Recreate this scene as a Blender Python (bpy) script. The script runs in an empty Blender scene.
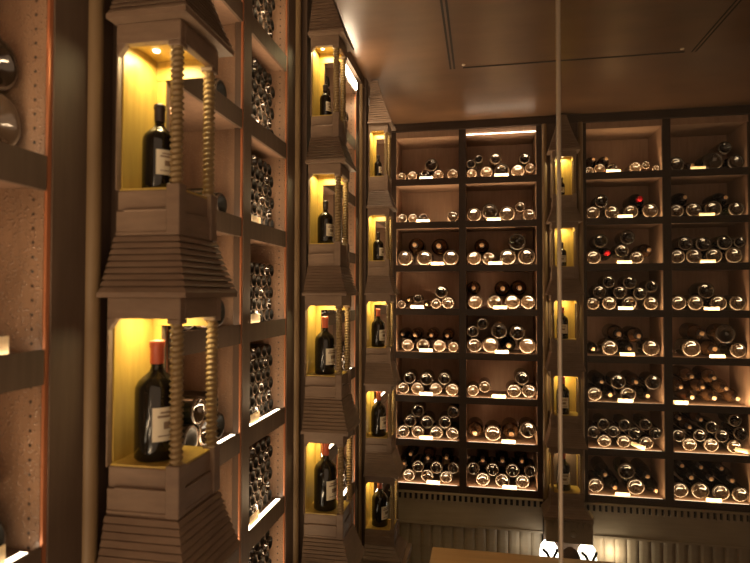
import bpy, math, random
from mathutils import Matrix, Vector
random.seed(7)
S = bpy.context.scene
COL = S.collection
PI = math.pi

# ------------------------------------------------------------------ mesh helpers
class MB:
    def __init__(s): s.v = []; s.f = []; s.sm = []; s.mi = []
    def face(s, idx, smooth=False, m=0): s.f.append(idx); s.sm.append(smooth); s.mi.append(m)
    def box(s, x0, x1, y0, y1, z0, z1, m=0):
        b = len(s.v)
        s.v += [(x0,y0,z0),(x1,y0,z0),(x1,y1,z0),(x0,y1,z0),(x0,y0,z1),(x1,y0,z1),(x1,y1,z1),(x0,y1,z1)]
        for q in ((0,3,2,1),(4,5,6,7),(0,1,5,4),(1,2,6,5),(2,3,7,6),(3,0,4,7)):
            s.face([b+i for i in q], False, m)
        return s
    def loops(s, loops, smooth=False, cap0=True, cap1=True, mats=None, closed=True):
        """skin a list of equal-length loops"""
        b = len(s.v); n = len(loops[0])
        for l in loops: s.v += [tuple(p) for p in l]
        for i in range(len(loops)-1):
            for j in range(n if closed else n-1):
                k = (j+1) % n
                s.face([b+i*n+j, b+i*n+k, b+(i+1)*n+k, b+(i+1)*n+j], smooth, mats[i] if mats else 0)
        if cap0: s.face([b+j for j in range(n)][::-1], False, mats[0] if mats else 0)
        if cap1: s.face([b+(len(loops)-1)*n+j for j in range(n)], False, mats[-1] if mats else 0)
        return s
    def lathe(s, prof, n=24, axis='z', c=(0,0,0), mats=None, smooth=True, a0=0, a1=None):
        """prof: list of (r, h)"""
        full = a1 is None
        if full: a1 = a0 + 2*PI
        cnt = n if full else n+1
        L = []
        for r, h in prof:
            l = []
            for j in range(cnt):
                t = a0 + (a1-a0)*j/n
                x, y = max(r, 1e-5)*math.cos(t), max(r, 1e-5)*math.sin(t)
                p = (x, y, h) if axis == 'z' else ((x, h, -y) if axis == 'y' else (h, x, y))
                l.append((p[0]+c[0], p[1]+c[1], p[2]+c[2]))
            L.append(l)
        return s.loops(L, smooth, False, False, mats, closed=full)
    def mesh(s, name, mats):
        me = bpy.data.meshes.new(name)
        me.from_pydata(s.v, [], s.f)
        for m in (mats if isinstance(mats, (list, tuple)) else [mats]): me.materials.append(m)
        me.polygons.foreach_set('use_smooth', s.sm)
        me.polygons.foreach_set('material_index', s.mi)
        me.update()
        return me

def link(name, me, parent=None, loc=None):
    o = bpy.data.objects.new(name, me); COL.objects.link(o)
    if parent: o.parent = parent
    if loc: o.location = loc
    return o
def empty(name, loc=(0,0,0), rz=0):
    o = bpy.data.objects.new(name, None); COL.objects.link(o)
    o.location = loc; o.rotation_euler = (0,0,rz); o.empty_display_size = .1
    return o
def tag(o, label, cat=None, group=None, kind=None):
    o['label'] = label
    if cat: o['category'] = cat
    if group: o['group'] = group
    if kind: o['kind'] = kind
    return o
def bev(o, w=.003):
    m = o.modifiers.new('bevel', 'BEVEL'); m.width = w; m.segments = 1; m.limit_method = 'ANGLE'
    return o
ORD = ['first','second','third','fourth','fifth','sixth','seventh','eighth','ninth','tenth','eleventh','twelfth']

# ------------------------------------------------------------------ materials
def newmat(name):
    m = bpy.data.materials.new(name); m.use_nodes = True
    nt = m.node_tree; p = nt.nodes['Principled BSDF']
    return m, nt, p
def plain(name, col, rough=.5, metal=0, spec=.5, coat=0):
    m, nt, p = newmat(name)
    p.inputs['Base Color'].default_value = (*col, 1); p.inputs['Roughness'].default_value = rough
    p.inputs['Metallic'].default_value = metal; p.inputs['Specular IOR Level'].default_value = spec
    p.inputs['Coat Weight'].default_value = coat
    return m
def wood(name, c1, c2, rough=.5, scale=(30,30,2.2), bump=.25, spec=.4, blotch=.5, coat=0):
    m, nt, p = newmat(name); N = nt.nodes; L = nt.links
    tc = N.new('ShaderNodeTexCoord'); mp = N.new('ShaderNodeMapping'); mp.inputs['Scale'].default_value = scale
    L.new(tc.outputs['Object'], mp.inputs['Vector'])
    n1 = N.new('ShaderNodeTexNoise'); n1.inputs['Scale'].default_value = 1.6; n1.inputs['Detail'].default_value = 6; n1.inputs['Roughness'].default_value = .65
    L.new(mp.outputs['Vector'], n1.inputs['Vector'])
    n2 = N.new('ShaderNodeTexNoise'); n2.inputs['Scale'].default_value = 3.5; n2.inputs['Detail'].default_value = 3
    L.new(tc.outputs['Object'], n2.inputs['Vector'])
    mx = N.new('ShaderNodeMix'); mx.data_type = 'FLOAT'; mx.inputs[0].default_value = blotch
    L.new(n1.outputs['Fac'], mx.inputs[2]); L.new(n2.outputs['Fac'], mx.inputs[3])
    r = N.new('ShaderNodeValToRGB'); r.color_ramp.elements[0].position = .33; r.color_ramp.elements[1].position = .68
    r.color_ramp.elements[0].color = (*c1, 1); r.color_ramp.elements[1].color = (*c2, 1)
    L.new(mx.outputs[0], r.inputs['Fac']); L.new(r.outputs['Color'], p.inputs['Base Color'])
    b = N.new('ShaderNodeBump'); b.inputs['Strength'].default_value = bump; b.inputs['Distance'].default_value = .004
    L.new(n1.outputs['Fac'], b.inputs['Height']); L.new(b.outputs['Normal'], p.inputs['Normal'])
    p.inputs['Roughness'].default_value = rough; p.inputs['Specular IOR Level'].default_value = spec
    p.inputs['Coat Weight'].default_value = coat
    return m
def emis(name, col, strength):
    m, nt, p = newmat(name)
    p.inputs['Base Color'].default_value = (.9,.85,.75,1)
    p.inputs['Emission Color'].default_value = (*col, 1); p.inputs['Emission Strength'].default_value = strength
    return m

M = {}
M['tower'] = wood('tower_wood', (.155,.10,.068), (.265,.18,.122), .5, (6,6,26), .2)
M['frame'] = wood('frame_wood', (.075,.048,.034), (.12,.08,.057), .62, (30,30,2.5), .15, .22)
M['rackwood'] = wood('rack_wood', (.03,.017,.011), (.06,.035,.022), .45, (3,30,30), .2)
M['panel'] = wood('panel_wood', (.30,.18,.115), (.45,.285,.19), .55, (26,26,2.5), .2)
M['panel2'] = wood('wall_shelf_wood', (.17,.10,.065), (.27,.165,.11), .6, (26,26,2.5), .15, .25)
M['base'] = wood('cabinet_wood', (.29,.225,.15), (.38,.30,.205), .5, (3,30,22), .2)
M['gold'] = wood('gold_lining', (.40,.26,.05), (.60,.42,.105), .38, (26,26,3), .35, .5, .35)
M['ceil'] = wood('ceiling_wood', (.085,.044,.022), (.13,.068,.035), .33, (1.2,7,5), .0, .5, .5)
M['dark'] = plain('dark_groove', (.012,.008,.006), .7)
M['copper'] = plain('copper_trim', (.55,.21,.10), .4, .6)
M['bead'] = plain('molding_gilt', (.20,.13,.065), .5)
M['glassdk'] = plain('bottle_glass_dark', (.010,.008,.005), .12, 0, .6)
M['glassgr'] = plain('bottle_glass_green', (.020,.022,.010), .12, 0, .6)
M['glassbr'] = plain('bottle_glass_brown', (.06,.028,.012), .15, 0, .6)
M['rimlt'] = plain('bottle_rim_refracted', (.115,.078,.052), .14, 0, .8)  # rims paler than the punts: refracted light put into the colour
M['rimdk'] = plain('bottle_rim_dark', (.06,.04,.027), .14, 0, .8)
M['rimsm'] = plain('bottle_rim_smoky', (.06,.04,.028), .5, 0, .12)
M['glasssm'] = plain('bottle_glass_smoky', (.012,.009,.006), .28, 0, .3)
M['puntsm'] = plain('bottle_punt_smoky', (.008,.006,.004), .5, 0, .12)
M['punt'] = plain('bottle_punt', (.026,.016,.010), .1, 0, 1.0)
M['puntlt'] = plain('bottle_punt_amber', (.055,.034,.02), .1, 0, 1.0)
M['puntdk'] = plain('bottle_punt_dark', (.016,.010,.006), .08, 0, 1.0)
M['capred'] = plain('capsule_red', (.50,.10,.045), .35)
M['capdk'] = plain('capsule_dark', (.035,.022,.018), .35)
M['captip'] = plain('capsule_tip', (.62,.38,.20), .4)
M['capred2'] = plain('capsule_bright_red', (.75,.02,.03), .35)
M['label'] = plain('label_paper', (.74,.66,.50), .7)
M['ink'] = plain('label_ink', (.25,.17,.11), .7)
M['iron'] = plain('black_iron', (.008,.007,.006), .45, .3)
M['steel'] = plain('rail_metal', (.62,.52,.40), .35, .35)
M['gilt'] = plain('column_gilt', (.24,.16,.072), .45, 0, .4)
M['floor'] = wood('floor_wood', (.09,.055,.035), (.16,.10,.065), .4, (20,2,2), .1)
M['wall'] = plain('wall_paint', (.06,.038,.025), .7)
M['table'] = wood('table_wood', (.34,.19,.075), (.50,.29,.12), .35, (2,24,24), .1)
M['led'] = emis('led_strip', (1,.82,.58), 7)
M['led2'] = emis('rack_led_strip', (1,.80,.55), 2.2)
M['lamp'] = emis('niche_lamp', (1,.82,.45), 6)
M['tube'] = emis('lit_edge_glow', (1,.82,.60), 14)  # emission stands in for light falling on the top board edge
M['boardglow'] = emis('lit_underside_glow', (1,.80,.55), 40)  # emission stands in for light falling on a shelf underside
M['wallglow'] = emis('overlit_wall_glow', (1,.93,.78), 4)  # emission stands in for overlit wall under the bracket
# speckled, lacquered side panels of the wall racks
m = wood('side_panel_wood', (.13,.075,.046), (.33,.20,.125), .33, (9,9,1.6), .5, .6)
nt = m.node_tree; N = nt.nodes; L = nt.links; p = N['Principled BSDF']
tc = N.new('ShaderNodeTexCoord'); vo = N.new('ShaderNodeTexVoronoi'); vo.inputs['Scale'].default_value = 120
L.new(tc.outputs['Object'], vo.inputs['Vector'])
rp = N.new('ShaderNodeValToRGB'); rp.color_ramp.elements[0].position = .08; rp.color_ramp.elements[1].position = .42
rp.color_ramp.elements[0].color = (1,1,1,1); rp.color_ramp.elements[1].color = (0,0,0,1)
L.new(vo.outputs['Distance'], rp.inputs['Fac'])
b2 = N.new('ShaderNodeBump'); b2.inputs['Strength'].default_value = .7; b2.inputs['Distance'].default_value = .003
L.new(rp.outputs['Color'], b2.inputs['Height'])
L.new(N['Bump'].outputs['Normal'], b2.inputs['Normal']); L.new(b2.outputs['Normal'], p.inputs['Normal'])
sx_ = N.new('ShaderNodeSeparateXYZ'); L.new(tc.outputs['Object'], sx_.inputs[0])
def mth(op, a, b):
    q = N.new('ShaderNodeMath'); q.operation = op
    for i, v in enumerate((a, b)):
        if isinstance(v, float): q.inputs[i].default_value = v
        else: L.new(v, q.inputs[i])
    return q.outputs[0]
dx_ = mth('SUBTRACT', sx_.outputs[0], .303); dz_ = mth('SUBTRACT', mth('FLOORED_MODULO', sx_.outputs[2], .031), .0155)
dd_ = mth('LESS_THAN', mth('ADD', mth('MULTIPLY', dx_, dx_), mth('MULTIPLY', dz_, dz_)), .0000135)
mc = N.new('ShaderNodeMix'); mc.data_type = 'RGBA'; L.new(dd_, mc.inputs[0])
src = p.inputs['Base Color'].links[0].from_socket; L.new(src, mc.inputs[6]); mc.inputs[7].default_value = (.02,.012,.008,1)
L.new(mc.outputs[2], p.inputs['Base Color'])
M['side'] = m
# translucent price cards
m, nt, p = newmat('price_card'); N = nt.nodes; L = nt.links
d = N.new('ShaderNodeBsdfDiffuse'); d.inputs['Color'].default_value = (.85,.72,.52,1)
t = N.new('ShaderNodeBsdfTranslucent'); t.inputs['Color'].default_value = (.9,.74,.5,1)
mx = N.new('ShaderNodeMixShader'); mx.inputs[0].default_value = .5
L.new(d.outputs[0], mx.inputs[1]); L.new(t.outputs[0], mx.inputs[2]); L.new(mx.outputs[0], N['Material Output'].inputs['Surface'])
M['card'] = m
# clear glass pane
m, nt, p = newmat('clear_glass'); N = nt.nodes; L = nt.links
tr = N.new('ShaderNodeBsdfTransparent'); tr.inputs['Color'].default_value = (.93,.92,.88,1)
gl = N.new('ShaderNodeBsdfGlossy'); gl.inputs['Roughness'].default_value = .02
fr = N.new('ShaderNodeFresnel'); fr.inputs['IOR'].default_value = 1.14
mx = N.new('ShaderNodeMixShader'); L.new(fr.outputs[0], mx.inputs[0]); L.new(tr.outputs[0], mx.inputs[1]); L.new(gl.outputs[0], mx.inputs[2])
L.new(mx.outputs[0], N['Material Output'].inputs['Surface'])
M['clear'] = m

WARM = (1, .70, .40)
def area(name, loc, direction, sx, sy, power, col=WARM, spread=PI):
    l = bpy.data.lights.new(name, 'AREA'); l.shape = 'RECTANGLE'; l.size = sx; l.size_y = sy
    l.energy = power; l.color = col; l.spread = spread
    o = bpy.data.objects.new(name, l); COL.objects.link(o); o.location = loc
    o.rotation_euler = Vector(direction).to_track_quat('-Z', 'Y').to_euler()
    return o
P_NICHE, P_RACK, P_WALL = 1.1, 3.1, 2.2

# ------------------------------------------------------------------ plan (metres)
CEIL, FLOOR = 1.675, -2.95
XW = .34                                   # front plane of the wall racks
YB = 5.52                                  # front plane of the back racks
Y0 = [1.187, 2.687, 4.187]                 # tower positions along the left wall
ZT = [.897, .248, -.412, -1.09, -1.77]     # niche sills
WZ = [1.55, 1.13, .71, .288, -.127, -.545, -.964, -1.383, -1.80]     # wall-rack shelf tops
RZ = [1.125, .70, .276, -.15, -.575, -1.0, -1.427, -1.856]     # back-rack shelf tops

# ------------------------------------------------------------------ room shell
def struct(name, mb, mat, label):
    return tag(link(name, mb.mesh(name, mat)), label, None, None, 'structure')
struct('floor', MB().box(-.3,4.6,-.9,6.2,FLOOR-.1,FLOOR), M['floor'], 'dark wooden cellar floor')
struct('ceiling', MB().box(-.3,4.6,-.9,6.2,CEIL,CEIL+.1), M['ceil'], 'polished brown wooden ceiling')
struct('wall_left', MB().box(-.3,-.2,-.9,6.2,FLOOR,CEIL), M['wall'], 'dark wall behind the left wine racks')
struct('wall_back', MB().box(-.2,4.6,6.05,6.2,FLOOR,CEIL), M['wall'], 'dark wall behind the far wine racks')
struct('wall_right_blocker', MB().box(4.5,4.6,-.9,6.05,FLOOR,CEIL), M['wall'], 'added unseen dark wall at the right, blocking ambient light')  # out of view, added to keep ambient light from entering at the right
# grooves framing the ceiling panel
g = MB()
for x in (1.028, 1.056): g.box(x-.007, x+.007, -.8, 4.20, CEIL-.004, CEIL+.001)
for x in (2.68, 2.705): g.box(x-.004, x+.004, -.8, 4.20, CEIL-.004, CEIL+.001)
g.box(1.12, 2.63, 4.185, 4.20, CEIL-.004, CEIL+.001)
struct('trim_1', g, M['dark'], 'dark grooves outlining the ceiling panel')
for x, w in ((1.125, 'left'), (2.60, 'right')):
    o = link('ceiling_screw', MB().lathe([(.0,-.006),(.012,-.005),(.014,0)], 12).mesh('ceiling_screw', M['steel']), None, (x, 4.14, CEIL))
    tag(o, 'tiny bright metal stud at the %s corner of the ceiling panel' % w, 'screw', 'ceiling panel studs')

# pilasters carrying the towers along the left wall
for k, y in enumerate(Y0):
    mb = MB()
    mb.box(-.2, XW, y-.12, y+.335, FLOOR, CEIL)
    mb.box(XW, .372, y+.075, y+.165, -2.02, CEIL)
    struct('trim_%d' % (k+2), mb, M['frame'], ['dark brown pilaster behind the nearest tower','brown pilaster behind the middle tower on the left wall','brown pilaster behind the tower nearest the corner'][k])
    hb = MB()
    for yy in (y+.006, y+.232):
        hb.lathe([(.021, -2.02), (.021, CEIL)], 14, 'z', (XW, yy, 0))
        pass
    struct('trim_%d' % (k+12), hb, M['bead'], 'round vertical molding beside tower %s' % ORD[k])
# corner post and cornice along the top of the left wall
struct('trim_5', MB().box(-.2, .36, -.9, YB, CEIL-.075, CEIL), M['frame'], 'brown cornice along the top of the left wall')

# ------------------------------------------------------------------ carved towers with lit niches
OL = [.399, .391, .380, .379, .378]        # side-opening wall edge
X1 = [.543, .556, .566, .577, .600]        # outer face
HA = [.088, .097, .105, .111, .118]        # half size along the wall
XB = .378
XBN = [v-.004 for v in OL]
cache = {}
def getmesh(key, fn):
    if key not in cache: cache[key] = fn()
    return cache[key]
def rect(x0, x1, h, z): return [(x0,-h,z),(x1,-h,z),(x1,h,z),(x0,h,z)]

def niche_mesh(n, sy):
    h = HA[n]*sy; x1 = X1[n]; ol = OL[n]; c = .034; cy = .034
    mb = MB()
    # base box: two stepped panels between corner posts
    mb.box(XBN[n], x1-.006, -h+.006, h-.006, -.110, -.050)
    mb.box(XBN[n], x1-.012, -h+.012, h-.012, -.050, 0)
    mb.box(XBN[n], x1-.004, -h+.004, h-.004, -.110, -.100)
    mb.box(XBN[n]+.02, x1-.004, -h+.004, -h+.012, -.052, -.046)
    for s in (-1, 1):
        y0, y1 = (-h, -h+cy) if s < 0 else (h-cy, h)
        mb.box(x1-c, x1, y0, y1, -.110, .012)          # corner post under the column
        mb.box(x1-c, x1, y0, y1, .340, .352)
        mb.box(XBN[n], ol+(.024 if s>0 else 0), -h if s<0 else h-.02, -h+.02 if s<0 else h, 0, .352)      # jamb against the wall
        # chamfered corner of the opening
        yy0, yy1 = (-h, -h+.02) if s < 0 else (h-.02, h)
        b = len(mb.v); oc = ol + (.024 if s > 0 else 0)
        mb.v += [(oc,yy0,.325),(oc+.02,yy0,.352),(oc,yy0,.352),(oc,yy1,.325),(oc+.02,yy1,.352),(oc,yy1,.352)]
        for q in ((0,1,2),(5,4,3),(0,3,4,1)): mb.face([b+i for i in q])
    # header: walls of a frame, then lid
    mb.box(XBN[n], x1, -h, -h+.022, .352, .402); mb.box(XBN[n], x1, h-.022, h, .352, .402)
    mb.box(x1-.022, x1, -h+.022, h-.022, .352, .402)
    mb.box(XBN[n], x1-.022, -h+.022, h-.022, .385, .402)
    return mb.mesh('niche', M['tower'])
def lining_mesh(n, sy):
    h = HA[n]*sy; x1 = X1[n]; ol = OL[n]
    mb = MB()
    mb.box(XBN[n]+.0005, XBN[n]+.0035, -h+.021, h-.021, .001, .384)
    mb.box(XBN[n]+.0045, x1-.013, -h+.014, h-.014, .0005, .005)
    mb.box(XBN[n]+.0045, x1-.023, -h+.023, h-.023, .376, .3845)
    for s in (-1,1):
        ya, yb = (-h+.0205, -h+.0245) if s<0 else (h-.0245, h-.0205)
        mb.box(XBN[n]+.0035, ol+(.025 if s>0 else .003), ya, yb, .005, .352)
        mb.box(XBN[n]+.0035, x1-.023, *((-h+.0225, -h+.0265) if s<0 else (h-.0265, h-.0225)), .352 if s<0 else .326, .376)
    return mb.mesh('niche_lining', M['gold'])
def column_mesh():
    mb = MB(); n = 14; p = .0138; z0, z1 = .012, .340; steps = int((z1-z0)/p*6)
    L = []
    for i in range(steps+1):
        z = z0 + (z1-z0)*i/steps
        l = []
        for j in range(n):
            t = 2*PI*j/n
            r = .0142 + .0024*math.cos(t - 2*PI*(z-z0)/p)
            l.append((r*math.cos(t), r*math.sin(t), z))
        L.append(l)
    mb.loops(L, True)
    return mb.mesh('twisted_column', M['gilt'])
def roof_loops(xb0, xb1, xa0, ha0, xa1, ha1, z0, z1, ox, oy, steps, power):
    """stepped boards from (z0, small) down to (z1, wide)"""
    L = []
    for i in range(steps):
        for q, k in ((0, -.004), (.24, -.004), (.24, .003), (1, .0065)):
            t = (i+q)/steps; f = t**power
            z = z0 + (z1-z0)*t
            x = xa0 + (xa1-xa0)*t + ox*f + k; h = ha0 + (ha1-ha0)*t + oy*f + k
            xb = xb0 + (xb1-xb0)*t
            L.append(rect(xb, x, h, z))
    return L
def roof_mesh(n, sy):
    """roof over tier n (between tier n-1 and n)"""
    mb = MB()
    ox, oy = .027, .028
    ze = .402
    if n == 0:
        zt = CEIL - .012 - ZT[0]
        L = roof_loops(XBN[0], XBN[0], XBN[0]+.05, .022*sy, X1[0], HA[0]*sy, zt, ze+.012, ox, oy, 18, 2.0)
    else:
        zt = ZT[n-1] - .110 - ZT[n]
        L = roof_loops(XBN[n-1], XBN[n], X1[n-1]-.004, HA[n-1]*sy-.004, X1[n], HA[n]*sy, zt, ze+.012, ox, oy, 9, 1.35)
    mb.loops(L[::-1])
    e = 1.0
    mb.box(XBN[n]-.006, X1[n]+ox+.003, -HA[n]*sy-oy-.003, HA[n]*sy+oy+.003, ze, ze+.012)
    return mb.mesh('roof', M['tower'])
def skirt_mesh(sy):
    mb = MB()
    L = roof_loops(XBN[4], XBN[4], X1[4]-.004, HA[4]*sy-.004, X1[4], HA[4]*sy, -.110, -.19, .05, .055, 4, 1.3)
    mb.loops(L[::-1])
    mb.box(XBN[4], X1[4]+.058, -HA[4]*sy-.062, HA[4]*sy+.062, -.205, -.19)
    return mb.mesh('skirt', M['tower'])

def tower(loc, rz, sy, label, tiers, group):
    t = empty('carved_tower', loc, rz); tag(t, label, 'tower', group)
    for n in tiers:
        o = link('niche', getmesh(('n',n,sy), lambda: niche_mesh(n, sy)), t, (0,0,ZT[n])); bev(o, .002)
        r = link('roof', getmesh(('r',n,sy), lambda: roof_mesh(n, sy)), o)
        link('niche_lining', getmesh(('l',n,sy), lambda: lining_mesh(n, sy)), o)['label'] = 'yellow gold lining'
        for s in (-1,1):
            link('twisted_column', getmesh(('c',), column_mesh), o, (X1[n]-.017, s*(HA[n]*sy-.017), 0))
        lm = link('niche_lamp', getmesh(('lamp',), lambda: MB().lathe([(0,-.004),(.008,-.004),(.010,0)], 14).mesh('niche_lamp', M['lamp'])), o, (XB+.055, 0, .3755))
        mw = Matrix.Translation(loc) @ Matrix.Rotation(rz, 4, 'Z')
        area('niche_light', mw @ Vector((XB+.075, 0, ZT[n]+.362)), (0,0,-1), .07, .07, P_NICHE, (1,.78,.38))
    if 4 in tiers: link('skirt', getmesh(('s',sy), lambda: skirt_mesh(sy)), t, (0,0,ZT[4]))
    return t
TL = ['nearest brown pagoda tower of lit niches at the left', 'middle pagoda tower of lit niches on the left wall', 'far pagoda tower of lit niches beside the room corner']
for k, y in enumerate(Y0):
    tower((.009*(k>0), y+.120, 0), 0, 1, TL[k], (0,1,2,3,4), 'carved niche towers')
DX, DOFF = 1.99, YB - .03
# the back-wall tower: local x axis points to the room (-Y), so its back XB sits on the rack front
tower((DX, DOFF + XB, 0), -PI/2, 1.2, 'pagoda tower of lit niches between the two back racks, behind the metal rail', (0,1,2,3,4), 'carved niche towers')

# ------------------------------------------------------------------ upright bottles in the niches
def bottle_meshes(H, d, key):
    r = d/2; nr = max(.0115, r*.29)
    k = ('ub', key)
    if k in cache: return cache[k]
    body = [(0,.004),(r*.9,0),(r,.006),(r,H*.56),(r*.97,H*.605),(r*.86,H*.65),(r*.66,H*.69),(nr*1.25,H*.735),(nr,H*.77),(nr,H*.975),(0,H*.975)]
    b = MB().lathe(body, 28).mesh('bottle_body', M['glassdk'])
    cr = nr*1.13
    cap = MB().lathe([(cr,H*.80),(cr,H*.93),(cr*1.1,H*.94),(cr*1.1,H*.985),(cr*.95,H),(0,H)], 20)
    lab = MB().lathe([(r+.0008,H*.17),(r+.0008,H*.45)], 16, a0=-.85, a1=.85)
    pr = MB()
    for q, (za, zb, wa) in enumerate(((.40,.415,.5),(.365,.385,.62),(.27,.33,.35),(.21,.22,.6))):
        pr.lathe([(r+.0013,H*za),(r+.0013,H*zb)], 8, a0=-wa, a1=wa)
    cache[k] = (b, cap, lab.mesh('label', M['label']), pr.mesh('label_print', M['ink']))
    return cache[k]
def capmesh(capmb, mat, key):
    return getmesh(('cap', key, mat.name), lambda: capmb.mesh('capsule', mat))
BH = [.170, .220, .290, .335, .345]; BD = [.058, .081, .103, .115, .122]
SZ = ['tiny','small','medium','large','biggest']
TW = ['nearest left tower','middle left tower','corner tower','back wall tower']
def upright(loc, n, k, az, cap):
    b, c, l, pr = bottle_meshes(BH[n], BD[n], n)
    t = empty('wine_bottle', loc, az)
    tag(t, '%s dark wine bottle standing in the %s niche from top of the %s' % (SZ[n], ORD[n], TW[k]), 'bottle', 'bottles standing in tower niches')
    link('bottle_body', b, t); link('capsule', capmesh(c, cap, n), t); lo = link('label', l, t); link('label_print', pr, lo)
for k, y in enumerate(Y0):
    for n in range(5):
        upright(((OL[n]+X1[n])/2-.016+.009*(k>0), y+.098, ZT[n]+.0055), n, k, math.radians(-20), [M['capdk'],M['capdk'],M['capred'],M['capred'],M['capred']][n] )
for n in range(5):
    upright((DX-.015, DOFF+XB-(XB+X1[n])/2, ZT[n]+.0055), n, 3, math.radians(-92), [M['capdk'],M['capdk'],M['capred'],M['capred'],M['capred']][n])

# ------------------------------------------------------------------ lying bottles (unit radius, unit length along +Y, base at y=0)
def lying(n_out):
    """returns (body, base, capsule) MBs"""
    seg = 22
    body = [(.995,.03),(1,.06),(1,.56),(.95,.63),(.78,.69),(.5,.745),(.33,.79),(.31,.85)]
    base = [(0,.085),(.16,.082),(.36,.068),(.56,.04),(.72,.012),(.82,.002),(.90,.002),(.97,.014),(.995,.03)]
    cap = [(.34,.80),(.34,.955),(.37,.96),(.37,.992),(.26,1.0),(0,1.0)]
    return body, base, cap
GL = {}
def lying_meshes(var):
    if var in GL: return GL[var]
    body, base, cap = lying(0)
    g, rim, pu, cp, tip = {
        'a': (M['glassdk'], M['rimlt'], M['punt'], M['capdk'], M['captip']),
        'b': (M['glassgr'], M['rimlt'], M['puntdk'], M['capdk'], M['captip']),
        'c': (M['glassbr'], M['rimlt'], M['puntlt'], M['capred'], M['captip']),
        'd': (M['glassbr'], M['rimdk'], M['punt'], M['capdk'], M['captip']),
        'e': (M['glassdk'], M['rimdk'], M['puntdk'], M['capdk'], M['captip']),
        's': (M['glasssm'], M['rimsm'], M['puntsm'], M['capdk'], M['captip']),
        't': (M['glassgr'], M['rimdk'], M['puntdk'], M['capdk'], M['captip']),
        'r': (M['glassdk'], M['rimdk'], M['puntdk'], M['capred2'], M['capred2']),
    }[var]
    bm_ = MB().lathe(body, 22, 'y').mesh('bottle_body', g)
    bs = MB().lathe(base, 22, 'y', mats=[1,1,1,1,1,0,0,1]).mesh('bottle_base', [rim, pu])  # pale ring around a dark punt paints light refracted in thick glass
    cm = MB().lathe(cap, 16, 'y', mats=[0,0,0,0,1]).mesh('capsule', [cp, tip])
    GL[var] = (bm_, bs, cm)
    return GL[var]
def lay(name, var, loc, rz, r, ln, label, cat, group, roll=0.):
    t = empty(name, loc); t.rotation_euler = (0, roll, rz) if abs(rz) < 1e-6 else (0, 0, rz); t.scale = (r, ln, r)
    tag(t, label, cat, group)
    b, s, c = lying_meshes(var)
    link('bottle_body', b, t); link('bottle_base', s, t); link('capsule', c, t)
    return t

# ------------------------------------------------------------------ back racks
RD = .46
def wine_rack(xs, label):
    """xs: list of (x0,x1) cell openings"""
    xa, xb = xs[0][0]-.07, xs[-1][1]+.045
    t = empty('wine_rack', ((xa+xb)/2, YB, RZ[-1]-.06)); tag(t, label, 'wine rack', 'back wall wine racks')
    inv = (-(xa+xb)/2, -YB, -(RZ[-1]-.06))
    def part(name, mb, mat, parent=None):
        o = link(name, mb.mesh(name, mat), parent or t)
        if not parent: o.location = inv
        return o
    edges = [xa] + [v for c in xs for v in c] + [xb]
    for i in range(0, len(edges), 2):
        mb = MB().box(edges[i], edges[i+1], YB, YB+.03, RZ[-1]-.06, 1.60)
        e0 = edges[i] if i == 0 else edges[i]+.012; e1 = edges[i+1] if i == len(edges)-2 else edges[i+1]-.012
        part('upright', mb, M['rackwood'])
        part('side_panel', MB().box(edges[i]+.002, edges[i+1]-.002, YB+.03, YB+RD, RZ[-1]-.06, 1.60), M['panel'])
    part('back_panel', MB().box(xa, xb, YB+RD, YB+RD+.02, RZ[-1]-.06, 1.60), M['panel'])
    top = MB()
    for c in xs: top.box(c[0], c[1], YB+.002, YB+RD, 1.545, 1.60).box(c[0], c[1], YB-.004, YB+.008, 1.538, 1.5455)
    part('top_board', top, M['panel'])
    for k, z in enumerate(RZ):
        mb = MB()
        for c in xs: mb.box(c[0]+.0005, c[1]-.0005, YB-.003, YB+.012, z-.058, z+.006)
        sh = part('shelf', mb, M['rackwood'])
        mb = MB()
        for c in xs: mb.box(c[0]+.001, c[1]-.001, YB+.012, YB+RD-.001, z-.05, z)
        part('shelf_board', mb, M['panel'], sh)
        mb = MB()
        for c in xs: mb.box(c[0]+.02, c[1]-.02, YB+.013, YB+.032, z+.0003, z+.003)
        part('led_strip', mb, M['led2'], sh)
    return t
LC = [(.418,1.035),(1.102,1.763)]
RC = [(2.212,2.875),(2.943,3.585)]
wine_rack(LC, 'left back wine rack with two columns of lit shelves')
wine_rack(RC, 'right back wine rack behind the glass, two columns of shelves')
# dimmer and brighter cells as in the place
PW = {0:[.6,.8,.85,.9,.85,.8,.75,.7], 1:[.9,.75,.75,.9,.9,.95,1.0,.85], 2:[.6,.45,.45,.6,.65,.7,.7,.6], 3:[.10,.15,.25,.45,.7,1.2,.9,.7]}
for ci, c in enumerate(LC+RC):
    for k, z in enumerate(RZ):
        area('shelf_light', ((c[0]+c[1])/2, YB+.024, z+.012), (0,.62,.78), c[1]-c[0]-.06, .012, P_RACK*PW[ci][k])
# glowing strip stands in for the lit lower edge of the top board
def fix(name, mb, mat, label, cat, group=None):
    return tag(link(name, mb.mesh(name, mat)), label, cat, group)
fix('glow_strip', MB().box(1.11, 1.755, YB-.012, YB-.0045, 1.540, 1.545), M['tube'], 'thin glowing stand-in for the lit top board edge, second back rack column', 'light strip', 'glow strips')
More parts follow.
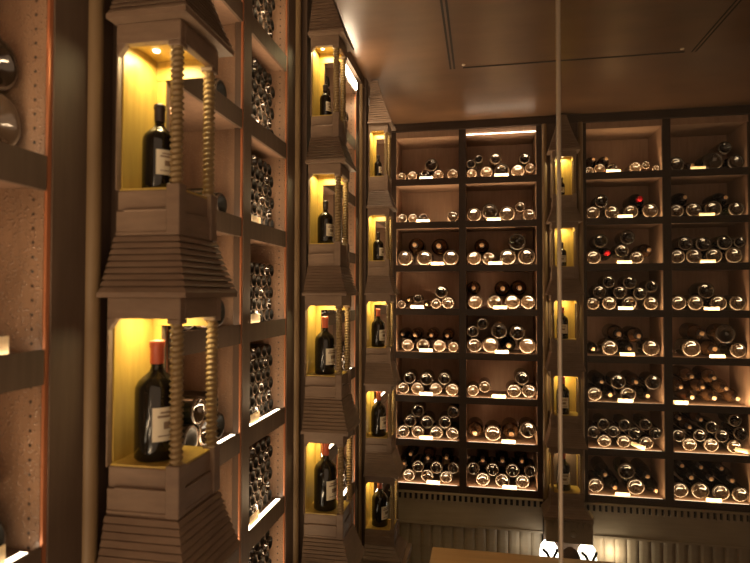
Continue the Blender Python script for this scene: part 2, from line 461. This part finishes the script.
# casing above and between the racks
struct('trim_6', MB().box(.34, 4.5, YB-.03, YB+.5, 1.60, CEIL).box(.34,.345,YB,YB+.5,-2,1.6), M['rackwood'], 'dark cornice over the back racks')
mb = MB().box(1.81, 2.14, YB-.03, YB+.48, FLOOR, 1.60)
struct('trim_7', mb, M['frame'], 'brown pilaster behind the back wall tower')
mb = MB()
for x in (1.835, 2.155): mb.lathe([(.024, -1.9), (.024, 1.60)], 14, 'z', (x, YB-.024, 0))
struct('trim_8', mb, M['bead'], 'round vertical moldings beside the back wall tower')
struct('trim_9', MB().box(3.632, 4.5, YB-.01, YB+.48, -1.92, 1.60), M['rackwood'], 'dark upright right of the back racks')
struct('trim_11', MB().box(-.2,.346, YB-.0, YB+.48, FLOOR, 1.60), M['frame'], 'brown corner upright left of the back racks')

# bottles on the back racks: crop pixels -> metres; each (x, r) with kind; stacked by dropping
def Lx(u): return .418 + (u-38)/(337-38)*(.617)
def Lx2(u): return 1.102 + (u-372)/(706-372)*.661
def Rx(u): return 2.212 + (u-22)/(366-22)*.663
def Rx2(u): return 2.943 + (u-402)/(750-402)*.655
CELLS = {}
CELLS[0] = ["62:22c 113:24c 172:25d 239:25c 307:26c 205:31a", "62:24a 115:24c 166:24a 312:27b",
 "75:37a 172:37a 298:37a 124:38dn 240:40dn", "55:20a 97:20dn 138:20a 180:20dn 227:25a 284:29a 252:29b",
 "90:30c 165:31c 243:30c 312:25c 62:24an 125:27dn 204:28dn 280:28dn", "62:28a 137:30c 225:30c 305:30c 100:29b 181:31b 266:30b",
 "70:29b 140:30a 228:31a 308:30a 103:29b 183:31b 268:30b 140:30b 309:28b", "96:29a 184:30a 273:29a 72:27an 139:28a 228:29a 309:26a 105:28an 187:28dn 276:28an 70:26an 146:28an"]
CELLS[1] = ["398:25c 472:30c 545:36d 622:32c 682:24c 396:22b 434:20b 516:28c 655:27b", "408:36a 487:38d 570:38a 675:30a 632:25c",
 "410:35c 483:33c 572:39a 664:41b 448:36dn 618:40e", "415:34c 510:35c 593:36c 669:35c 406:33dn 548:37dn 628:37dn",
 "408:36d 490:39c 575:37en 665:39c 402:29b 450:28b 530:38a 617:36a", "403:29c 461:29c 600:34a 671:33a 638:33b",
 "412:38dn 500:39a 587:40dn 667:38a", "450:33a 543:33a 638:33a 403:30b 497:31b 592:32b 676:28b 450:30en 544:30en 636:30en 494:30en 588:30dn 676:28en"]
CELLS[2] = ["44:20c 92:26c 150:25d 255:27c 302:19c 345:17c 62:27dn 122:27dn", "57:33a 147:33a 232:33a 320:36a 98:32e 274:35rn",
 "57:34a 125:32rn 190:31a 256:31a 92:33b 215:34d 312:33dn", "54:30a 130:33a 222:33a 318:33a 88:32d 180:31b 270:31b 130:30b 225:31b 322:28b",
 "54:30en 133:37a 220:34en 318:39a 172:38dn 262:37dn", "58:34a 132:32en 212:36a 300:32en 92:31en 168:35a 250:32dn 325:35a",
 "103:31a 192:31a 292:31a 55:29e 148:29e 243:30e 335:29e 100:28b 197:28b 290:28b", "62:36a 150:33en 245:40a 335:30en 105:32en 204:38b 298:32en 155:31en 252:32en"]
CELLS[3] = ["440:36e 510:28dn 605:45e 715:36e 655:30d", "437:33a 515:36a 600:38a 700:35b 475:34en 655:34en",
 "438:35a 515:36a 603:36a 692:38a 478:34d 558:34b 650:34b 722:26b", "440:36a 518:36a 620:36a 710:36b 568:38b",
 "500:42a 600:40dn 712:36a 545:40dn 648:44d", "497:33dn 596:33dn 698:33dn 448:32dn 545:33dn 648:33dn 497:33dn 596:33dn",
 "487:32a 583:33a 683:33a 437:30e 533:30e 630:30e 715:32e 485:29dn 585:29b 685:29b 440:28dn 535:28dn 635:28cn", "442:37a 533:40a 622:38a 710:36b 490:33en 578:34en 668:34en 450:31en 533:31en 623:31en"]
CROPS = [4.839, 4.839, 4.464, 4.464]
FX = [Lx, Lx2, Rx, Rx2]
SC = [(.617/299), (.661/334), (.663/344), (.655/348)]
LOOK = {'a':'dark','b':'blackish','c':'amber','d':'brown','e':'black','r':'red','s':'dark','t':'dark'}
allc = LC + RC
for ci in range(4):
    for k in range(8):
        z0 = RZ[k] + .001; placed = []
        cx0, cx1 = allc[ci]
        for s in CELLS[ci][k].split():
            u, rest = s.split(':'); neck = rest.endswith('n'); rest = rest.rstrip('n')
            var = rest[-1]; r = float(rest[:-1])*SC[ci]*1.045; x = FX[ci](float(u))
            x = min(max(x, cx0+r+.003), cx1-r-.003)
            z = z0 + r
            for (px, pz, pr, _, _) in placed:
                dx = abs(px-x)
                if dx < r+pr: z = max(z, pz + math.sqrt((r+pr)**2-dx*dx) + .0005)
            if z + r > z0 + .362:
                continue
            placed.append((x, z, r, var, neck))
        # reading order for labels
        rows = []
        for pl in sorted(placed, key=lambda q: q[1]):
            for rw in rows:
                if abs(rw[0][1]-pl[1]) < .042: rw.append(pl); break
            else: rows.append([pl])
        for ri, rw in enumerate(rows):
            rw.sort()
            for i, (x, z, r, var, neck) in enumerate(rw):
                rn = 'bottom row' if ri == 0 else ('%s row up' % ORD[ri])
                lb = '%s %s, %s from left in %s, %s shelf down, %s rack column' % (LOOK[var], 'bottle neck' if neck else 'bottle base', ORD[i], rn, ORD[k], ORD[ci])
                jit = random.uniform(0, .02)
                if neck:
                    lay('magnum_bottle', var, (x, YB+.058+.385+jit*.3, z), PI, r, .385, lb, 'bottle', 'bottles on the back racks')
                else:
                    lay('magnum_bottle', var, (x, YB+.058+jit, z), 0, r, .375, lb, 'bottle', 'bottles on the back racks')
CARD = [[(182,0),(166,0),(235,0),(138,0),(180,0),(180,0),(180,0),(215,0)], [(543,0),(506,0),(512,0),(535,0),(542,0),(527,0),(573,0),(577,0)],
        [(150,0),(202,0),(197,0),(200,0),(207,0),(197,0),(248,-.35),(180,0)], [(530,0),(567,0),(568,0),(583,0),(605,0),(440,0),(728,-.2),(583,0)]]
cm = MB().box(-.064,.064,0,.003,0,.036).mesh('price_card', M['card'])
for ci in range(4):
    for k in range(8):
        u, tilt = CARD[ci][k]
        x = min(max(FX[ci](u), allc[ci][0]+.066), allc[ci][1]-.066)
        o = link('price_card', cm, None, (x, YB+.034, RZ[k]+.0005 + (.022 if tilt else 0))); o.rotation_euler = (0, -tilt, 0)
        tag(o, '%s price card on the lip of %s shelf down, %s rack column' % ('tilted white' if tilt else 'white', ORD[k], ORD[ci]), 'price card', 'price cards on the back racks')

# ------------------------------------------------------------------ wall racks along the left wall
WNAME = ['nearest wall rack at the left edge','wall rack between the nearest and middle towers','wall rack between the middle and corner towers','wall rack in the corner by the back racks']
def wall_rack(j):
    a = (Y0[j-1]+.335) if j > 0 else Y0[0]-1.5+.335
    b = Y0[j]-.12 if j < 3 else YB-.005
    mul = b-.47 if j < 3 else None
    t = empty('wall_rack', (XW, (a+b)/2, WZ[-1]-.06)); tag(t, WNAME[j] + ' with lit shelves', 'wine rack', 'left wall racks')
    inv = (-XW, -(a+b)/2, -(WZ[-1]-.06))
    def part(name, mb, mat, parent=None):
        o = link(name, mb.mesh(name, mat), parent or t)
        if not parent: o.location = inv
        return o
    zb, zt = WZ[-1]-.06, CEIL-.076
    part('back_panel', MB().box(-.18, -.16, a, b, zb, zt), M['panel2'])
    secs = [(a, b)]
    def side(y0, y1, w):
        part('side_panel', MB().box(-.16, .329, y0, y1, zb, zt), M['side'])
    side(b-.012, b-.0005, -1); side(a+.0005, a+.012, 1)
    part('copper_edge', MB().box(.3295, .336, b-.011, b-.0008, zb, zt).box(.3295, .336, a+.0008, a+.014, zb, zt), M['copper'])
    if mul:
        part('mullion', MB().box(.3, XW, mul-.035, mul+.035, zb, zt), M['frame'])
        side(mul-.02, mul+.02, -1)
        part('copper_edge', MB().box(.3295, .336, mul-.045, mul-.0355, zb, zt), M['copper'])
        secs = [(a, mul), (mul, b)]
    for k, z in enumerate(WZ):
        mb = MB()
        for (s0, s1) in secs:
            y0 = s0 + (.036 if s0 != a else .0145); y1 = s1 - (.048 if s1 != b else .0145)
            mb.box(.326, .337, y0, y1, z-.068, z+.006)
        sh = part('shelf', mb, M['frame'])
        mb = MB()
        for (s0, s1) in secs:
            y0 = s0 + (.021 if s0 != a else .0125); y1 = s1 - (.021 if s1 != b else .0125)
            mb.box(-.159, .3258, y0, y1, z-.06, z-.001)
        part('shelf_board', mb, M['panel2'], sh)
        mb = MB()
        for (s0, s1) in secs: mb.box(.300, .3255, s0+.05, s1-.03-.02*(s1!=b), z-.0007, z+.002)
        part('led_strip', mb, M['led'], sh)
        for (s0, s1) in secs:
            if k == 0 or k > 7: continue
            area('shelf_light', (.316, (s0+s1)/2+.01, z+.012), (-.55,0,.83), .014, s1-s0-.09, P_WALL*(.8 if j != 1 else 1.0)).rotation_euler = Vector((-.55,0,.83)).to_track_quat('-Z','Y').to_euler()
    return a, b, mul
BAYS = [wall_rack(j) for j in range(4)]
XBASE = .293
def wall_bottle(y, z, r, ln, var, label, group, name='wine_bottle'):
    # base faces the room (+X): rotate so local +Y points to -X
    lay(name, var, (XBASE-random.uniform(0,.006), y, z), PI/2, r, ln, label, 'bottle', group)
# tall tight stacks in the far half of the second wall rack
a1, b1, m1 = BAYS[1]
r = .0292
NROW = {1:6, 2:6, 3:7, 4:5, 5:7, 6:7, 7:7}
for k in range(1, 8):
    z0 = WZ[k]+.001
    y0, y1 = m1+.03, b-.0 if False else b1-.02
    for i in range(NROW[k]):
        z = z0 + r + i*r*math.sqrt(3)*1.003
        if z + r > WZ[k-1]-.064: break
        n = 0; y = y1 - .025 - r - (r if i % 2 else 0)
        while y > y0 + r:
            wall_bottle(y, z, r, .34, 'sssts'[(i*3+n) % 5],
                'small bottle base, %s from right, %s row up, tall stack on %s wall shelf' % (ORD[n], ORD[i], ORD[k-1]), 'stacked bottles in the second wall rack', 'small_bottle')
            n += 1; y -= 2*r+.0006
# larger bottles in the near half, seen past the tower
for k in range(1, 8):
    z0 = WZ[k]+.001; R = [.048,.05,.046,.055,.05,.052,.05][k-1]
    spots = [(0, 0), (1, 0), (2, 0), (.5, 1), (1.5, 1)]
    if k in (2, 3): spots = [(0,0),(1,0)]
    for q, (i, lv) in enumerate(spots):
        z = z0 + R + lv*R*math.sqrt(3)*1.004
        y = m1 - .075 - R - i*(2*R+.001)
        wall_bottle(y, z, R, .40, 'sts'[q % 3], 'large bottle base beside the copper edge, %s of its pile, %s wall shelf down' % (ORD[q], ORD[k-1]), 'large bottles in the second wall rack')
# nearest wall rack
a0, b0, m0 = BAYS[0]
for k, lst in ((3, [(.05,.062,'c',0),(.06,.058,'e',1)]), (5, [(.075,.045,'s',0),(.095,.045,'s',1)]), (2,[(.055,.055,'e',0)])):
    z0 = WZ[k]+.001; pz = None
    for q, (off, R, var, lv) in enumerate(lst):
        y = b0-.025-R-(off-.05)
        z = z0 + R if not lv else pz + 2*R*.97 + .006
        wall_bottle(y, z, R, .42, var, '%s round bottle base at the left picture edge, %s wall shelf, %s' % (LOOK[var], ORD[k-1], 'lower one' if not lv else 'on top'), 'bottles in the nearest wall rack')
        pz = z
# third wall rack, glimpsed through the middle tower
a2, b2, m2 = BAYS[2]
R = .036
for k in range(1, 8):
    z0 = WZ[k]+.001
    for (s0, s1, nm) in ((a2+.06, m2-.06, 'near'), (m2+.04, b2-.03, 'far')):
        for i in range(4 if k < 3 else 2) if nm == 'near' else range(3):
            z = z0 + R + i*R*math.sqrt(3)*1.003; n = 0; y = s1 - R - (R if i % 2 else 0)
            while y > s0 + R and n < (5 if nm == 'near' else 2):
                wall_bottle(y, z, R, .36, 'stes'[(n+i) % 4], 'bottle base, %s from right, %s row up, %s half, %s shelf, third wall rack' % (ORD[n], ORD[i], nm, ORD[k-1]), 'bottles in the third wall rack')
                n += 1; y -= 2*R+.0006
# price cards leaning on the wall shelves
cw = MB().box(0,.003,-.045,.045,0,.04).mesh('price_card', M['card'])
for k in (3, 4, 5, 6):
    o = link('price_card', cw, None, (.309, m1+.16, WZ[k]+.0005)); tag(o, 'white price card on %s wall shelf below the tall bottle stack' % ORD[k-1], 'price card', 'price cards on the left wall')
for k in (4, 5):
    o = link('price_card', cw, None, (.309, b0-.125, WZ[k]+.0005)); tag(o, 'pale card at left picture edge on the %s shelf' % ('upper lit' if k == 4 else 'lowest'), 'price card', 'price cards on the left wall')
# glowing strip stands in for the brightly lit underside of the top shelf
tb = fix('glow_strip', MB().box(.3375, .349, m2+.06, b2-.03, 1.505, 1.56), M['boardglow'], 'glowing stand-in for lit shelf underside high on the left wall behind the middle tower', 'light strip', 'glow strips')
area('glow_strip_light', (.362, (m2+b2)/2, 1.50), (.4,0,-1), .03, .38, 3.0)  # added to spread light from the glowing strip

# ------------------------------------------------------------------ cabinets below the racks
def cabinet(x0, x1, label):
    t = empty('base_cabinet', ((x0+x1)/2, YB, FLOOR)); tag(t, label, 'cabinet', 'base cabinets')
    inv = (-(x0+x1)/2, -YB, -FLOOR)
    def part(n, mb, m): return link(n, mb.mesh(n, m), t, inv)
    part('cornice', MB().box(x0, x1, YB-.004, YB+.45, -1.993, -1.926), M['dark'])
    part('ledge', MB().box(x0, x1, YB-.042, YB+.45, -1.926, -1.9175), M['base'])
    d = MB(); x = x0+.02
    while x < x1-.03:
        d.box(x, x+.026, YB-.038, YB-.0045, -1.9925, -1.9265); x += .053
    part('dentils', d, M['base'])
    part('frieze', MB().box(x0, x1, YB-.004, YB+.45, -2.225, -1.993).box(x0, x1, YB-.014, YB, -2.232, -2.212), M['base'])
    s = MB(); loops = []
    n = int((x1-x0)/.098)
    pts = []
    for i in range(n):
        xa = x0 + (x1-x0)*i/n; w = (x1-x0)/n
        for q, dd in ((0,.014),(.12,.004),(.3,0),(.7,0),(.88,.004)): pts.append((xa+q*w, YB+.03+dd))
    pts.append((x1, YB+.044))
    lo = [(x, y, FLOOR) for x, y in pts] + [(x1, YB+.3, FLOOR), (x0, YB+.3, FLOOR)]
    hi = [(x, y, -2.2255) for x, y in pts] + [(x1, YB+.3, -2.2255), (x0, YB+.3, -2.2255)]
    s.loops([lo, hi])
    part('fluted_panel', s, M['base'])
    return t
cabinet(.35, 1.805, 'fluted base cabinet with dentil molding under the left back rack')
cabinet(2.145, 4.49, 'fluted base cabinet with dentil molding under the right back rack')
# bracket below the back tower
t = empty('tower_bracket', (DX+.02, YB, -2.3)); tag(t, 'dark bracket block with dentils below the back wall tower', 'bracket', 'tower brackets')
inv = (-DX-.02, -YB, 2.3)
link('bracket_block', MB().box(DX-.175, DX+.225, YB-.20, YB-.04, -2.225, -2.03).box(DX-.19,DX+.23, YB-.215, YB-.04, -2.03,-1.977).mesh('bracket_block', M['base']), t, inv)
d = MB(); x = DX-.165
while x < DX+.2: d.box(x, x+.026, YB-.224, YB-.2, -2.085, -2.032); x += .051
link('dentils', d.mesh('dentils', M['base']), t, inv)
link('rosette', MB().lathe([(0,-.02),(.02,-.018),(.03,-.006),(.032,0)], 16, 'y', (DX+.06, YB-.2, -2.14)).mesh('rosette', M['base']), t, inv)
# base below the left wall
t = empty('base_cabinet', (0, 2.6, FLOOR)); tag(t, 'low brown cabinet with ledge under the left wall racks and corner tower', 'cabinet', 'base cabinets')
def lp(n, mb, m): return link(n, mb.mesh(n, m), t, (0,-2.6,-FLOOR))
lp('carcass', MB().box(-.19, .36, -.3, YB-.04, FLOOR, -2.03), M['base'])
for y in Y0:
    lp('plinth', MB().box(.362, .66, y-.03, y+.27, FLOOR, -2.03), M['base'])
    lp('ledge', MB().box(.363, .70, y-.07, y+.31, -2.03, -1.98), M['tower'])
d = MB()
for y in Y0:
    q = y-.055
    while q < y+.21: d.box(.66, .684, q, q+.026, -2.095, -2.032); q += .051
    x = .38
    while x < .65: d.box(x, x+.026, y-.084, y-.06, -2.095, -2.032); x += .051
lp('dentils', d, M['base'])

# glowing forms stand in for overlit wall below the bracket, behind black scroll arms
def tube(mb, pts, r, n=8):
    L = []
    for i, p in enumerate(pts):
        p = Vector(p); q = Vector(pts[min(i+1, len(pts)-1)]) - Vector(pts[max(i-1, 0)]); q.normalize()
        u = q.orthogonal().normalized(); w = q.cross(u)
        if i and (u.dot(pu) < 0): pass
        pu = u
        # stable frame: curve lies in the XZ plane
        u = Vector((0,1,0)); w = q.cross(u)
        L.append([p + r*(math.cos(2*PI*j/n)*u + math.sin(2*PI*j/n)*w) for j in range(n)])
    mb.loops(L, True)
for sx, nm in ((-1, 'left'), (1, 'right')):
    bx = DX+.02 + sx*.165
    t = empty('overlit_wall', (bx, YB-.13, -2.325)); tag(t, 'glowing white stand-in for overlit wall behind black scroll arm, %s of the tower bracket' % nm, 'wall glow', 'overlit wall under the back tower')
    link('wall_glow', MB().lathe([(.01,.085),(.045,.075),(.075,.03),(.085,-.05),(.07,-.13),(.03,-.16)], 20).mesh('wall_glow', M['wallglow']), t)['label'] = 'white glow standing in for overlit wall'
    mb = MB()
    tube(mb, [(-.062,-.115,.05),(-.05,-.115,.036),(-.03,-.115,.02),(-.012,-.115,-.015),(-.008,-.115,-.12),(-.012,-.115,-.22)], .013)
    tube(mb, [(.06,-.115,.06),(.052,-.115,.03),(.036,-.115,.0),(.026,-.115,-.04),(.024,-.115,-.13),(.02,-.115,-.22)], .012)
    mb.box(-.045,.045,-.125,-.105,-.24,-.215)
    mb.box(-.012,.012,-.12,.09,-.235,-.215)
    link('scroll_arm', mb.mesh('scroll_arm', M['iron']), t)
    l = bpy.data.lights.new('hidden_lamp_light', 'POINT'); l.energy = (.2 if sx < 0 else 2.6); l.color = (1,.88,.68); l.shadow_soft_size = .06
    o = bpy.data.objects.new('hidden_lamp_light', l); COL.objects.link(o); o.location = (bx+sx*.24, YB-.06, -2.37)
# carved knob on the counter side, brown and rounded
o = fix('newel_finial', MB().lathe([(.0,FLOOR+2.25),(.075,FLOOR+2.25),(.075,-.42),(.05,-.36),(.062,-.2),(.09,-.14),(.05,-.08),(.078,-.03),(.082,.02),(.06,.07),(.025,.10),(0,.105)], 22, 'z', (1.985, 5.05, -2.25)), M['frame'], 'rounded brown wooden finial in front of the bracket under the back tower', 'finial')

# ------------------------------------------------------------------ counter in the foreground
t = empty('counter', (1.75, 2.35, FLOOR)); tag(t, 'warm brown wooden counter top at the bottom edge of the picture', 'counter')
def cp(n, mb, m): return link(n, mb.mesh(n, m), t, (-1.75,-2.35,-FLOOR))
bev(cp('counter_top', MB().box(1.02, 2.7, 2.08, 2.69, -1.235, -1.19), M['table']), .006)
cp('counter_body', MB().box(1.1, 2.6, 2.15, 2.62, FLOOR, -1.236), M['frame'])

# ------------------------------------------------------------------ glass screen with a metal edge rail
t = empty('glass_screen', (1.46, 1.6, FLOOR)); tag(t, 'clear glass screen edged by a thin vertical metal rail', 'glass screen')
link('pane', MB().box(.006, 2.2, -.005, .005, 0.02, CEIL-FLOOR-.002).mesh('pane', M['clear']), t)
link('edge_rail', MB().lathe([(0,0),(.0058,0),(.0058,CEIL-FLOOR-.002),(0,CEIL-FLOOR-.002)], 12).mesh('edge_rail', M['steel']), t)['label'] = 'thin polished metal rail'

# ------------------------------------------------------------------ ambient and camera
w = bpy.data.worlds.new('world'); S.world = w; w.use_nodes = True
bg = w.node_tree.nodes['Background']; bg.inputs[0].default_value = (1, .66, .41, 1); bg.inputs[1].default_value = .75
cam = bpy.data.cameras.new('camera'); co = bpy.data.objects.new('camera', cam); COL.objects.link(co)
cam.sensor_width = 36; cam.lens = 564.376*36/750; cam.clip_start = .02
r_ = Vector((0.98252365, 0.18613006, 0.00169582)); u_ = Vector((0.00234987, -0.02151309, 0.99976581)); f_ = Vector((-0.18612295, 0.98228956, 0.0215745))
mt = Matrix((r_, u_, -f_)).transposed().to_4x4(); mt.translation = (1.25297, 0, 0)
co.matrix_world = mt
S.camera = co
cam.dof.use_dof = True; cam.dof.focus_distance = 4.6; cam.dof.aperture_fstop = 4.0
S.view_settings.view_transform = 'Standard'; S.view_settings.look = 'None'; S.view_settings.gamma = 1
S.view_settings.use_curve_mapping = False; S.view_settings.exposure = 0
S.cycles.use_denoising = True
S.cycles.max_bounces = 6
